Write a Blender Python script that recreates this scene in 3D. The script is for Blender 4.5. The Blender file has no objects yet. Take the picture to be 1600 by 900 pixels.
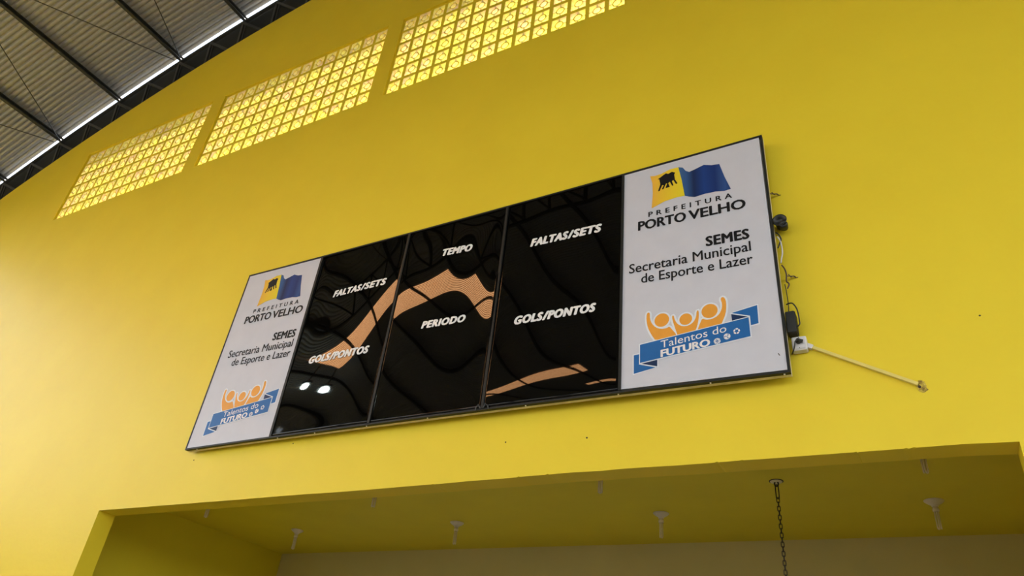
import bpy, math, random
from mathutils import Vector, Matrix
random.seed(4)
C = bpy.context.scene.collection
sc = bpy.context.scene
S = 0.44            # metres per survey unit (camera at the survey origin, 1.6 m above the floor)
EYE = 1.6

# ------------------------------------------------------------------ camera, world, sun, exposure
def view_axes(yaw, pitch, roll):
    cy, sy, cp, sp, cr, sr = math.cos(yaw), math.sin(yaw), math.cos(pitch), math.sin(pitch), math.cos(roll), math.sin(roll)
    f = Vector((sy*cp, cy*cp, sp)); r = Vector((cy, -sy, 0)); u = r.cross(f)
    return cr*r + sr*u, -sr*r + cr*u, f
r_, u_, f_ = view_axes(math.radians(-31.721), math.radians(32.592), math.radians(6.607))
cam = bpy.data.cameras.new('camera'); camo = bpy.data.objects.new('camera', cam); C.objects.link(camo)
m = Matrix((r_, u_, -f_)).transposed().to_4x4(); m.translation = Vector((0, 0, EYE)); camo.matrix_world = m
cam.sensor_width = 36; cam.sensor_fit = 'HORIZONTAL'; cam.lens = 1124.7/1600*36; cam.clip_end = 300
sc.camera = camo
w = bpy.data.worlds.new('sky'); sc.world = w; w.use_nodes = True
wn = w.node_tree.nodes; wl = w.node_tree.links
bg = wn['Background']; SKY = 2.6
tc = wn.new('ShaderNodeTexCoord'); sep = wn.new('ShaderNodeSeparateXYZ'); wl.new(tc.outputs['Generated'], sep.inputs[0])
cr_ = wn.new('ShaderNodeValToRGB'); wl.new(sep.outputs['Z'], cr_.inputs[0])
cr_.color_ramp.elements[0].position = 0.0; cr_.color_ramp.elements[0].color = (.16, .15, .12, 1)
cr_.color_ramp.elements[1].position = 0.03; cr_.color_ramp.elements[1].color = (.95, .98, 1, 1)
e = cr_.color_ramp.elements.new(.7); e.color = (.72, .85, 1, 1)
wl.new(cr_.outputs[0], bg.inputs[0]); bg.inputs[1].default_value = SKY
sun = bpy.data.lights.new('sun', 'SUN'); suno = bpy.data.objects.new('sun', sun); C.objects.link(suno)
sun.energy = 45; sun.angle = math.radians(1); sun.color = (1, .95, .86)
suno.rotation_euler = (math.radians(-14), math.radians(-8), 0)      # high sun beyond the end wall
suno.location = (0, 20, 30)
vs = sc.view_settings; sc.display_settings.display_device = 'sRGB'
vs.view_transform = 'Standard'; vs.look = 'None'; vs.exposure = 0.76; vs.gamma = 1; vs.use_curve_mapping = False
try:
    sc.cycles.use_denoising = True
    sc.cycles.max_bounces = 10; sc.cycles.diffuse_bounces = 6; sc.cycles.glossy_bounces = 4
except Exception: pass

# ------------------------------------------------------------------ helpers
def P(x, y, z): return Vector((x*S, y*S, z*S + EYE))
def tag(o, label=None, cat=None, group=None, kind=None):
    if label: o['label'] = label
    if cat: o['category'] = cat
    if group: o['group'] = group
    if kind: o['kind'] = kind
    return o
def empty(name, loc, label, cat, group=None):
    o = bpy.data.objects.new(name, None); C.objects.link(o); o.location = loc; o.empty_display_size = .1
    return tag(o, label, cat, group)
class MB:
    def __init__(s): s.v = []; s.f = []; s.mi = []
    def add(s, vs, fs, mi=0):
        n = len(s.v); s.v += [tuple(p) for p in vs]; s.f += [tuple(i+n for i in f) for f in fs]; s.mi += [mi]*len(fs); return s
    def quad(s, a, b, c, d, mi=0): return s.add([a, b, c, d], [(0, 1, 2, 3)], mi)
    def box(s, a, b, mi=0):
        x0, y0, z0 = a; x1, y1, z1 = b
        return s.add([(x0,y0,z0),(x1,y0,z0),(x1,y1,z0),(x0,y1,z0),(x0,y0,z1),(x1,y0,z1),(x1,y1,z1),(x0,y1,z1)],
                     [(0,3,2,1),(4,5,6,7),(0,1,5,4),(1,2,6,5),(2,3,7,6),(3,0,4,7)], mi)
    def bar(s, p, q, wd, ht, up=(0,0,1)):
        p, q = Vector(p), Vector(q); d = (q-p).normalized(); up = Vector(up)
        sd = d.cross(up).normalized(); u = sd.cross(d).normalized()
        c = [sd*(wd/2*i) + u*(ht/2*j) for i, j in ((-1,-1),(1,-1),(1,1),(-1,1))]
        return s.add([p+k for k in c]+[q+k for k in c], [(0,3,2,1),(4,5,6,7),(0,1,5,4),(1,2,6,5),(2,3,7,6),(3,0,4,7)])
    def tube(s, pts, r, n=8, closed=False):
        pts = [Vector(p) for p in pts]; N = len(pts); rings = []; prev = None
        for i, p in enumerate(pts):
            if closed: d = pts[(i+1) % N] - pts[i-1]
            else: d = pts[min(i+1, N-1)] - pts[max(i-1, 0)]
            d.normalize()
            a = prev if prev else (Vector((0,0,1)) if abs(d.z) < .9 else Vector((1,0,0)))
            a = (a - d*a.dot(d)).normalized(); prev = a; b = d.cross(a)
            rr = r[i] if isinstance(r, (list, tuple)) else r
            rings.append([p + (a*math.cos(t) + b*math.sin(t))*rr for t in [2*math.pi*k/n for k in range(n)]])
        vs = [v for R in rings for v in R]; fs = []
        for i in range(N if closed else N-1):
            j = (i+1) % N
            for k in range(n): fs.append((i*n+k, i*n+(k+1) % n, j*n+(k+1) % n, j*n+k))
        if not closed: fs += [tuple(range(n))[::-1], tuple((N-1)*n+k for k in range(n))]
        return s.add(vs, fs)
    def lathe(s, c, prof, n=20, ax='z'):
        vs = []; fs = []; c = Vector(c)
        for rr, h in prof:
            for k in range(n):
                t = 2*math.pi*k/n; a, b = rr*math.cos(t), rr*math.sin(t)
                vs.append(c + (Vector((a, b, h)) if ax == 'z' else Vector((a, h, b)) if ax == 'y' else Vector((h, a, b))))
        for i in range(len(prof)-1):
            for k in range(n): fs.append((i*n+k, i*n+(k+1) % n, (i+1)*n+(k+1) % n, (i+1)*n+k))
        fs += [tuple(range(n))[::-1], tuple((len(prof)-1)*n+k for k in range(n))]
        return s.add(vs, fs)
    def build(s, name, mat, parent=None, smooth=False, base=None, bevel=0):
        off = Vector((0,0,0)); p = parent
        while p: off = off + p.location; p = p.parent
        if base is not None and not parent: off = Vector(base)
        me = bpy.data.meshes.new(name); me.from_pydata([tuple(Vector(v)-off) for v in s.v], [], s.f)
        for mm in (mat if isinstance(mat, (list, tuple)) else [mat]): me.materials.append(mm)
        for pl, mi in zip(me.polygons, s.mi): pl.material_index = mi; pl.use_smooth = smooth
        me.update()
        import bmesh
        bm = bmesh.new(); bm.from_mesh(me); bmesh.ops.remove_doubles(bm, verts=bm.verts, dist=1e-5)
        bmesh.ops.recalc_face_normals(bm, faces=bm.faces); bm.to_mesh(me); bm.free()
        o = bpy.data.objects.new(name, me); C.objects.link(o)
        if parent: o.parent = parent
        elif base is not None: o.location = base
        if bevel:
            b = o.modifiers.new('bevel', 'BEVEL'); b.width = bevel; b.segments = 2; b.limit_method = 'ANGLE'
        return o

def mat(name, col, rough=.5, metal=0, spec=.5, noise=None, bump=None, ior=None, coat=0, emit=None):
    m = bpy.data.materials.new(name); m.use_nodes = True; nt = m.node_tree; b = nt.nodes['Principled BSDF']
    b.inputs['Base Color'].default_value = (*col, 1); b.inputs['Roughness'].default_value = rough; b.inputs['Metallic'].default_value = metal
    b.inputs['Specular IOR Level'].default_value = spec
    if ior: b.inputs['IOR'].default_value = ior
    if coat: b.inputs['Coat Weight'].default_value = coat; b.inputs['Coat Roughness'].default_value = .15
    if emit: b.inputs['Emission Color'].default_value = (*emit[0], 1); b.inputs['Emission Strength'].default_value = emit[1]
    tcn = nt.nodes.new('ShaderNodeTexCoord')
    if noise:
        col2, scale, lo, hi = noise
        n = nt.nodes.new('ShaderNodeTexNoise'); n.inputs['Scale'].default_value = scale; n.inputs['Detail'].default_value = 6; n.inputs['Roughness'].default_value = .6
        r = nt.nodes.new('ShaderNodeValToRGB'); r.color_ramp.elements[0].position = lo; r.color_ramp.elements[1].position = hi
        r.color_ramp.elements[0].color = (*col2, 1); r.color_ramp.elements[1].color = (*col, 1)
        nt.links.new(tcn.outputs['Object'], n.inputs['Vector']); nt.links.new(n.outputs['Fac'], r.inputs[0]); nt.links.new(r.outputs[0], b.inputs['Base Color'])
    if bump:
        n = nt.nodes.new('ShaderNodeTexNoise'); n.inputs['Scale'].default_value = bump[0]; n.inputs['Detail'].default_value = 5
        bp = nt.nodes.new('ShaderNodeBump'); bp.inputs['Strength'].default_value = bump[1]; bp.inputs['Distance'].default_value = .01
        nt.links.new(tcn.outputs['Object'], n.inputs['Vector']); nt.links.new(n.outputs['Fac'], bp.inputs['Height']); nt.links.new(bp.outputs[0], b.inputs['Normal'])
    return m

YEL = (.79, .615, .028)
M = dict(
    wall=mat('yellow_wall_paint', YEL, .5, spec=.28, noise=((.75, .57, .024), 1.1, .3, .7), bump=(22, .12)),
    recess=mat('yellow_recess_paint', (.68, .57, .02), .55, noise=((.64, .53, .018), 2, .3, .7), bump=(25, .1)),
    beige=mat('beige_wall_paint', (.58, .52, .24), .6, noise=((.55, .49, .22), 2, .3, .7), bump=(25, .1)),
    block=mat('pale_vent_block', (.86, .80, .30), .6, noise=((.82, .66, .46), 5, .36, .56)),
    galv=mat('galvanised_roof_sheet', (.36, .36, .365), .42, metal=.35, noise=((.31, .31, .315), 14, .35, .65)),
    steel=mat('dark_steel', (.045, .044, .04), .5, noise=((.03, .03, .028), 8, .3, .7)),
    steel2=mat('grey_steel', (.055, .055, .05), .5, noise=((.04, .04, .036), 8, .3, .7)),
    gable=mat('dark_gable_sheet', (.012, .013, .011), .7, noise=((.008, .009, .007), 3, .3, .7)),
    floor=mat('court_floor', (.32, .30, .28), .4, noise=((.27, .25, .23), .5, .3, .7)),
    frame=mat('black_frame', (.012, .013, .010), .55, spec=.3, noise=((.010, .011, .009), 12, .3, .7)),
    cream=mat('cream_trim', (.78, .72, .54), .5, noise=((.5, .44, .3), 9, .3, .7)),
    board=mat('white_banner', (.57, .575, .62), .5, spec=.25, noise=((.54, .545, .59), 6, .3, .7)),
    acrylic=mat('black_acrylic', (.0012, .001, .0007), .02, spec=.5, ior=1.33, noise=((.0008, .0007, .0005), 5, .3, .7)),
    letter=mat('white_vinyl', (.78, .76, .74), .5, noise=((.72, .70, .68), 30, .3, .7)),
    ink=mat('black_ink', (.008, .008, .009), .5, spec=.2, noise=((.006, .006, .007), 20, .3, .7)),
    plast=mat('white_plastic', (.70, .68, .68), .4, noise=((.62, .6, .6), 10, .3, .7)),
    black=mat('black_plastic', (.015, .016, .012), .45, noise=((.010, .010, .008), 10, .3, .7)),
    conduit=mat('painted_conduit', (.72, .60, .17), .45, noise=((.68, .56, .13), 14, .3, .7)),
    chip=mat('chipped_plaster', (.66, .50, .08), .9, noise=((.22, .13, .03), 45, .38, .56), bump=(90, .6)),
    chain=mat('dark_chain_steel', (.04, .03, .022), .5, metal=.3, noise=((.025, .02, .015), 40, .3, .7)),
    porcelain=mat('white_porcelain', (.72, .66, .62), .35, noise=((.66, .6, .56), 20, .3, .7)),
    glasst=mat('frosted_glass_tube', (.85, .78, .66), .2, noise=((.78, .7, .58), 20, .3, .7)),
    speck=mat('dark_speck', (.06, .035, .015), .8, noise=((.03, .02, .01), 60, .3, .7)),
    wire=mat('brown_wire', (.10, .05, .03), .5, noise=((.05, .03, .02), 60, .3, .7)),
    blue=mat('ribbon_blue', (.018, .125, .36), .45, spec=.2, noise=((.016, .115, .33), 12, .3, .7)),
    navy=mat('ribbon_navy', (.012, .03, .09), .45, spec=.2, noise=((.010, .026, .08), 12, .3, .7)),
    orange=mat('emblem_orange', (.78, .34, .045), .45, spec=.2, noise=((.72, .31, .04), 12, .3, .7)),
    halo=mat('print_outline', (.70, .74, .78), .45, spec=.2, noise=((.68, .72, .76), 12, .3, .7)),
)
# flag print: the printed colours themselves run from one hue to the next across the flag
def band_mat(name, stops, x0, x1):
    m = mat(name, (1,1,1), .5, spec=.2); nt = m.node_tree; b = nt.nodes['Principled BSDF']
    t = nt.nodes.new('ShaderNodeTexCoord'); s = nt.nodes.new('ShaderNodeSeparateXYZ'); mr = nt.nodes.new('ShaderNodeMapRange'); r = nt.nodes.new('ShaderNodeValToRGB')
    nt.links.new(t.outputs['Generated'], s.inputs[0]); nt.links.new(s.outputs['X'], mr.inputs['Value'])
    mr.inputs['From Min'].default_value = x0; mr.inputs['From Max'].default_value = x1
    nt.links.new(mr.outputs[0], r.inputs[0])
    el = r.color_ramp.elements; el[0].position, el[0].color = stops[0][0], (*stops[0][1], 1); el[1].position, el[1].color = stops[-1][0], (*stops[-1][1], 1)
    for p, c in stops[1:-1]: q = el.new(p); q.color = (*c, 1)
    nt.links.new(r.outputs[0], b.inputs['Base Color']); return m
M['flagyellow'] = band_mat('flag_yellow_print', [(0, (.76, .40, .05)), (.35, (.78, .50, .03)), (1, (.76, .62, .02))], 0, 1)
M['flagblue'] = band_mat('flag_blue_print', [(0, (.05, .12, .26)), (.15, (.03, .09, .24)), (.3, (.010, .022, .08)), (.5, (.012, .045, .20)), (.72, (.010, .03, .14)), (.9, (.03, .08, .24)), (1, (.015, .04, .15))], 0, 1)
# translucent roof sheet
m = bpy.data.materials.new('translucent_roof_sheet'); m.use_nodes = True; nt = m.node_tree
out = nt.nodes['Material Output']; pb = nt.nodes['Principled BSDF']; tr = nt.nodes.new('ShaderNodeBsdfTranslucent'); mx = nt.nodes.new('ShaderNodeMixShader')
tr.inputs[0].default_value = (.95, .50, .24, 1); pb.inputs['Base Color'].default_value = (.5, .33, .2, 1); pb.inputs['Roughness'].default_value = .5
n = nt.nodes.new('ShaderNodeTexNoise'); tcn = nt.nodes.new('ShaderNodeTexCoord'); n.inputs['Scale'].default_value = 5; rr = nt.nodes.new('ShaderNodeValToRGB')
rr.color_ramp.elements[0].color = (.92, .44, .18, 1); rr.color_ramp.elements[1].color = (1, .56, .27, 1)
nt.links.new(tcn.outputs['Object'], n.inputs['Vector']); nt.links.new(n.outputs['Fac'], rr.inputs[0])
# rib shading painted into the sheet colour as a dark line along every rib
sy_ = nt.nodes.new('ShaderNodeSeparateXYZ'); md = nt.nodes.new('ShaderNodeMath'); md.operation = 'PINGPONG'; md.inputs[1].default_value = .20*.44/2
dr = nt.nodes.new('ShaderNodeValToRGB'); mr_ = nt.nodes.new('ShaderNodeMath'); mr_.operation = 'DIVIDE'; mr_.inputs[1].default_value = .20*.44/2; mc = nt.nodes.new('ShaderNodeMix'); mc.data_type = 'RGBA'
nt.links.new(tcn.outputs['Object'], sy_.inputs[0]); nt.links.new(sy_.outputs['Y'], md.inputs[0]); nt.links.new(md.outputs[0], mr_.inputs[0]); nt.links.new(mr_.outputs[0], dr.inputs[0])
dr.color_ramp.elements[0].position = .22; dr.color_ramp.elements[0].color = (1, 1, 1, 1); dr.color_ramp.elements[1].position = .5; dr.color_ramp.elements[1].color = (0, 0, 0, 1)
nt.links.new(dr.outputs[0], mc.inputs[0]); nt.links.new(rr.outputs[0], mc.inputs[6]); mc.inputs[7].default_value = (.28, .10, .035, 1); nt.links.new(mc.outputs[2], tr.inputs[0])
mx.inputs[0].default_value = .93; nt.links.new(pb.outputs[0], mx.inputs[1]); nt.links.new(tr.outputs[0], mx.inputs[2]); nt.links.new(mx.outputs[0], out.inputs[0])
M['skylight'] = m

# ------------------------------------------------------------------ the place: survey functions
XC = -7.7
def wall_top(x): return 22.88 - .00797*(x-XC)**2
def chord(x): return 24.82 - .0077*(x-XC)**2
def sheet(x): return chord(x) + .36
XL, XR = XC-30.7, XC+30.7
WT = .43                                     # wall thickness
FLOOR = -EYE/S
RX0, RX1, RZ = -16.534, 1.179, 3.70          # opening of the recess
vents = [(-26.749, -19.554), (-18.948, -11.73), (-11.164, -3.95)]
VZ0, VZ1 = 15.072, 18.451
# ---- end wall with its opening and the three vent openings
xs = set([XL, XR, RX0, RX1]); [xs.update(v) for v in vents]
NOTCH = [-7.32, -5.645, -5.12, -2.438, -2.089, -.615, -.032, .058]
for n_ in NOTCH: xs.update((n_-.035, n_, n_+.03))
k = XL
while k < XR: xs.add(round(k, 3)); k += .6
xs = sorted(xs); xs = [x for i, x in enumerate(xs) if i == 0 or x-xs[i-1] > 1e-3]
jit = {}
def lint(x, back=False):
    pts = [(RX0, 3.70), (-12, 3.708), (-7.3, 3.716), (-5.1, 3.74), (-2.4, 3.727), (-.6, 3.718), (RX1-.2, 3.718), (RX1, 3.70)]
    for (a, za), (b, zb) in zip(pts, pts[1:]):
        if a <= x <= b: base = za + (zb-za)*(x-a)/(b-a)
    if x in (RX0, RX1): return base
    return base + (.013 if not back and any(abs(x-n_) < 1e-3 for n_ in NOTCH) else jit.setdefault(round(x, 3), random.uniform(-.004, .005)))
wm = MB(); Y0, Y1 = 10, 10+WT
def spans(x0, x1):
    xm = (x0+x1)/2; z0 = (lint(x0), lint(x1)) if RX0 < xm < RX1 else (FLOOR, FLOOR)
    sp = []
    for a, b in vents:
        if a < xm < b: sp = [(z0, (VZ0, VZ0)), ((VZ1, VZ1), (wall_top(x0), wall_top(x1)))]
    return sp or [(z0, (wall_top(x0), wall_top(x1)))]
for x0, x1 in zip(xs, xs[1:]):
    for (a0, a1), (b0, b1) in spans(x0, x1):
        for Y in (Y0, Y1): wm.quad(P(x0,Y,a0), P(x1,Y,a1), P(x1,Y,b1), P(x0,Y,b0))
        if RX0 < (x0+x1)/2 < RX1 and a0 < 5: wm.quad(P(x0,Y0,a0), P(x1,Y0,a1), P(x1,Y0+.03,lint(x1, True)), P(x0,Y0+.03,lint(x0, True))); wm.quad(P(x0,Y0+.03,lint(x0, True)), P(x1,Y0+.03,lint(x1, True)), P(x1,Y1,lint(x1, True)), P(x0,Y1,lint(x0, True)))
        else: wm.quad(P(x0,Y0,a0), P(x1,Y0,a1), P(x1,Y1,a1), P(x0,Y1,a0))
        wm.quad(P(x0,Y0,b0), P(x1,Y0,b1), P(x1,Y1,b1), P(x0,Y1,b0))
for a, b in vents:
    for x in (a, b): wm.quad(P(x,Y0,VZ0), P(x,Y1,VZ0), P(x,Y1,VZ1), P(x,Y0,VZ1))
for x, zt in ((RX0, RZ), (RX1, RZ)): wm.quad(P(x,Y0,FLOOR), P(x,Y1,FLOOR), P(x,Y1,zt), P(x,Y0,zt))
for x in (XL, XR): wm.quad(P(x,Y0,FLOOR), P(x,Y1,FLOOR), P(x,Y1,wall_top(x)), P(x,Y0,wall_top(x)))
tag(wm.build('wall_front', M['wall']), 'yellow painted gym end wall with curved top edge', kind='structure')

# ---- floor (inside) and ground
fl = MB(); a, b = P(XL, 18, FLOOR), P(XR, -72, FLOOR); fl.box((a.x, b.y, -.2), (b.x, a.y, 0)); tag(fl.build('floor', M['floor']), kind='structure')
# ---- recess behind the opening
CZ = 4.5; IX0, IX1, BY = -17.92, 2.6, 17.15
t = .2
def slab(name, a, b, m_):
    q = MB(); p0, p1 = P(*a), P(*b); q.box(p0, p1); return tag(q.build(name, m_), kind='structure')
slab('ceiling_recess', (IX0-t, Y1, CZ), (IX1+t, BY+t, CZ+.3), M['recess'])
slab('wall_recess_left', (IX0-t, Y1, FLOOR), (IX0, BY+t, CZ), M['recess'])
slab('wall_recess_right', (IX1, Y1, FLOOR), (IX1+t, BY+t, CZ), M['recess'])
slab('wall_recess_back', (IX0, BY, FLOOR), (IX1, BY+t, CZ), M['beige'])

# ---- corrugated roof: ribs run along the arch, sheets span front to back
PITCH = .20
PROF = [(0, 0), (.60, 0), (.66, .018), (.72, .044), (.79, .050), (.86, .044), (.93, .018)]      # share of the pitch, rib height
SKYL = [(-7.8, -10.6, -33.15, -20.9), (-20.5, -22.8, -33.15, -19.9), (-27.6, -28.5, -22, -18.6)]
ROOF_END = 10.18
ch_ = {}; y = ROOF_END
while y > -32:
    for t_, h_ in PROF: ch_[round(y - t_*PITCH, 4)] = h_
    y -= PITCH
while y > -72: ch_[round(y, 4)] = 0; y -= 4
def snap(c): return min((k for k in ch_), key=lambda k: abs(k-c))
SKYL = [(snap(a), snap(b), c, d) for a, b, c, d in SKYL]
def corr(y): return ch_[y]
ys = sorted(ch_, reverse=True)
xr = [XL-.8 + i*(XR-XL+1.6)/80 for i in range(81)]; xr = sorted(set(xr) | {-33.15, -20.9, -19.9, -22, -18.6})
rm = MB(); sk = MB()
def insky(x, y): return any(b < y < a and c < x < d for a, b, c, d in SKYL)
idx = {}
for target in (rm, sk):
    used = {}
    for i in range(len(xr)-1):
        for j in range(len(ys)-1):
            xm, ym = (xr[i]+xr[i+1])/2, (ys[j]+ys[j+1])/2
            if insky(xm, ym) != (target is sk): continue
            f = []
            for a, b in ((i, j), (i+1, j), (i+1, j+1), (i, j+1)):
                if (a, b) not in used:
                    used[(a, b)] = len(target.v); target.v.append(tuple(P(xr[a], ys[b], sheet(xr[a]) + corr(ys[b]))))
                f.append(used[(a, b)])
            target.f.append(tuple(f)); target.mi.append(0)
tag(rm.build('ceiling', M['galv'], smooth=True), 'curved corrugated galvanised metal roof', kind='structure')
tag(sk.build('window_1', M['skylight'], smooth=True), kind='structure')

# ---- dark gable closure sheet between wall top and roof truss
gb = MB(); N = 80
for Ya, Yb in ((10.27, 10.31),):
    for i in range(N):
        x0, x1 = XL+(XR-XL)*i/N, XL+(XR-XL)*(i+1)/N
        for Y in (Ya, Yb): gb.quad(P(x0,Y,wall_top(x0)-.3), P(x1,Y,wall_top(x1)-.3), P(x1,Y,chord(x1)-.01), P(x0,Y,chord(x0)-.01))
        gb.quad(P(x0,Ya,chord(x0)-.01), P(x1,Ya,chord(x1)-.01), P(x1,Yb,chord(x1)-.01), P(x0,Yb,chord(x0)-.01))
tag(gb.build('wall_gable', M['gable']), kind='structure')

# ---- purlins: their positions along the arch
px_ = [-33.97, -30.64, -27.24, -23.77, -20.34]
while px_[-1] < -8: px_.append(px_[-1] + 3.46)
px_ = [-37.3] + px_
# ---- arched trusses (the first stands over the end wall)
def truss(Y, label):
    t_ = empty('roof_truss', P(XC, Y, wall_top(XC)), label, 'roof truss', 'arched roof trusses')
    low = lambda x: chord(x) - 2.35
    n_ = 72
    for nm, fn, w_ in (('top_chord', lambda x: chord(x)-.07, .05), ('bottom_chord', low, .05)):
        b_ = MB()
        X = [XL + (XR-XL)*i/n_ for i in range(n_+1)]
        for x0, x1 in zip(X, X[1:]): b_.bar(P(x0, Y, fn(x0)), P(x1, Y, fn(x1)), .05 if nm == 'top_chord' else .06, .055)
        b_.build(nm, M['steel'], t_)
    nodes = []
    for a_, b_ in zip(px_, px_[1:]): nodes += [a_, (a_+b_)/2]
    nodes.append(px_[-1])
    for i, x in enumerate(nodes):
        sl = -2*.0077*(x-XC)                      # slope of the chord
        nx, nz = sl/math.hypot(1, sl), -1/math.hypot(1, sl)
        top = P(x, Y, chord(x)-.12)
        foot = P(x + nx*2.2, Y, chord(x)-.1 + nz*2.2)
        b_ = MB(); b_.bar(top+Vector((-.022, 0, 0)), foot+Vector((-.022, 0, 0)), .05, .018, (0,1,0)).bar(top+Vector((.03, 0.03, 0)), foot+Vector((.03, .03, 0)), .03, .03, (0,1,0))
        b_.build('post', M['steel2'], t_)
        if i < len(nodes)-1:
            x2 = nodes[i+1]; s2 = -2*.0077*(x2-XC); f2 = P(x2 + s2/math.hypot(1,s2)*2.1, Y, chord(x2)-.1 - 2.1/math.hypot(1,s2))
            b_ = MB(); b_.bar(top, f2, .045, .045, (0,1,0)); b_.build('diagonal', M['steel2'], t_)
    return t_
truss(10.2, 'dark arched lattice truss along the curved top of the yellow wall')
truss(-4.1, 'dark arched lattice truss overhead, next one from the yellow end wall')
# ---- purlins
plab = ['lower left corner', 'nearest the left edge', 'second from the left edge', 'middle', 'right']
for i, x in enumerate(px_):
    sl = math.atan(-2*.0077*(x-XC)); u = Vector((-math.sin(sl), 0, math.cos(sl))); s_ = Vector((math.cos(sl), 0, math.sin(sl)))
    b_ = MB(); c0 = P(x, 0, chord(x)) + u*.065
    h, wd, tk = .056, .028, .006
    for (a0, a1, c_, d_) in ((-h, h, -wd, -wd+tk), (-h, -h+tk, -wd, wd), (h-tk, h, -wd, wd), (-h, -h+.02, wd-tk, wd), (h-.02, h, wd-tk, wd)):
        cs = [c0 + u*aa + s_*cc for aa, cc in ((a0, c_), (a1, c_), (a1, d_), (a0, d_))]
        fa, fb = Vector((0, 10.29*S, 0)), Vector((0, -70*S, 0))
        b_.add([p+fa for p in cs]+[p+fb for p in cs], [(0,1,2,3),(7,6,5,4),(0,4,5,1),(1,5,6,2),(2,6,7,3),(3,7,4,0)])
    labs = {1: 'dark steel purlin under the roof ending lowest, at the left edge of the photo', 2: 'dark steel purlin second from the left, ending above the leftmost vent screen corner',
            3: 'dark steel purlin running from the top left corner to the wall', 4: 'dark steel purlin ending above the gap between left and middle vent screens',
            5: 'short dark steel purlin nearest the top of the yellow wall'}
    o = b_.build('roof_purlin', M['steel'], base=P(x, 10.3, chord(x)))
    tag(o, labs.get(i, 'dark steel purlin under the roof, seen only mirrored in the display panels'), 'purlin', 'steel purlins under the corrugated roof')
# ---- cross bracing rods under the purlins
def roofz(x): return chord(x) - .02
rods = [((-23.9, 10.0), (-30.6, -4.0), 'thin steel bracing rod crossing the upper left roof bays down to the wall'),
        ((-30.5, 10.0), (-23.9, -4.0), 'thin steel bracing rod crossing the roof bays at the left edge of the photo'),
        ((-23.6, 10.0), (-16.9, -4.0), 'thin steel bracing rod in the roof bay nearest the top centre'),
        ((-30.8, 10.0), (-37.3, -4.0), 'thin steel bracing rod in the lowest roof bay at the left edge')]
sink = [.03, .05, .03, .03]
for ri, ((xa, ya), (xb, yb), lab) in enumerate(rods):
    b_ = MB(); n_ = 12
    b_.tube([P(xa+(xb-xa)*i/n_, ya+(yb-ya)*i/n_, roofz(xa+(xb-xa)*i/n_)-sink[ri]) for i in range(n_+1)], .009, 6)
    tag(b_.build('bracing_rod', M['steel'], base=P(xa, ya, roofz(xa))), lab, 'bracing rod', 'thin cross bracing rods under the roof')
# ---- columns and unseen side walls of the open hall
for x in (XL+.5, XR-.5):
    for k in range(6):
        Y = 8.5 - k*14.3
        p0 = P(x, Y, FLOOR); b_ = MB(); b_.box((p0.x-.15, p0.y-.15, 0), (p0.x+.15, p0.y+.15, P(0,0,chord(x)-1.6).z))
        tag(b_.build('trim_1', M['steel2'], base=p0), kind='structure')
q = MB(); p0, p1 = P(XL-.3, 10, FLOOR), P(XL, -72, FLOOR); q.box((p0.x, p1.y, 0), (p1.x, p0.y, 4.4)); tag(q.build('wall_left', M['wall']), kind='structure')  # unseen wall, made taller to hold back light from the left opening
q = MB(); p0, p1 = P(XR, 10, FLOOR), P(XR+.3, -72, FLOOR); q.box((p0.x, p1.y, 0), (p1.x, p0.y, 2.2)); tag(q.build('wall_right', M['wall']), kind='structure')

# ------------------------------------------------------------------ vent block screens
def vent(a, b, label):
    nc, nr = 14, 6; cw, ch = (b-a)/nc*S, (VZ1-VZ0)/nr*S; d0, d1 = 0.03, .115
    o_ = P(a, 10, VZ0); mb = MB(); n = 20
    ya, yb = o_.y+d0, o_.y+d1
    fr = .025                                     # half width of the bars between openings
    R1, R0 = .054, .042
    for i in range(nc):
        for j in range(nr):
            x0, z0 = o_.x+i*cw, o_.z+j*ch; x1, z1 = x0+cw, z0+ch; jx = random.uniform(-.0015, .0015)
            xa, xb, za, zb = x0+fr+jx, x1-fr+jx, z0+fr, z1-fr; cx, cz = (x0+x1)/2+jx, (z0+z1)/2
            for Y, (o4, i4) in ((ya, None), (yb, None)) if False else ((ya, (0,0)), (yb, (0,0))):
                O = [(x0,Y,z0),(x1,Y,z0),(x1,Y,z1),(x0,Y,z1)]; I = [(xa,Y,za),(xb,Y,za),(xb,Y,zb),(xa,Y,zb)]
                for q_ in range(4): mb.quad(O[q_], O[(q_+1)%4], I[(q_+1)%4], I[q_], 1)
            I0 = [(xa,za),(xb,za),(xb,zb),(xa,zb)]
            for q_ in range(4):
                (p, r), (s_, t_) = I0[q_], I0[(q_+1)%4]; mb.quad((p,ya,r),(s_,ya,t_),(s_,yb,t_),(p,yb,r))
            ya2, yb2 = ya+.006, yb-.006
            ring = [[(cx+R*math.cos(2*math.pi*k/n), Y, cz+R*1.08*math.sin(2*math.pi*k/n)) for k in range(n)] for R, Y in ((R1,ya2),(R0,ya2),(R0,yb2),(R1,yb2))]
            base = len(mb.v)
            for R in ring: mb.v += R
            for r_i in range(4):
                for k in range(n):
                    mb.f.append((base+r_i*n+k, base+r_i*n+(k+1)%n, base+((r_i+1)%4)*n+(k+1)%n, base+((r_i+1)%4)*n+k)); mb.mi.append(1 if r_i == 0 else 0)
            sw = .0065
            mb.box((xa-.002, ya2, cz-sw), (cx-R0-.003, yb2, cz+sw)).box((cx+R0+.003, ya2, cz-sw), (xb+.002, yb2, cz+sw))
            mb.box((cx-sw, ya2, za-.002), (cx+sw, yb2, cz-R0*1.08-.003)).box((cx-sw, ya2, cz+R0*1.08+.003), (cx+sw, yb2, zb+.002))
    return tag(mb.build('vent_block_screen', [M['block'], M['wall']], base=o_), label, 'vent screen', 'perforated block vent screens high on the wall')
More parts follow.
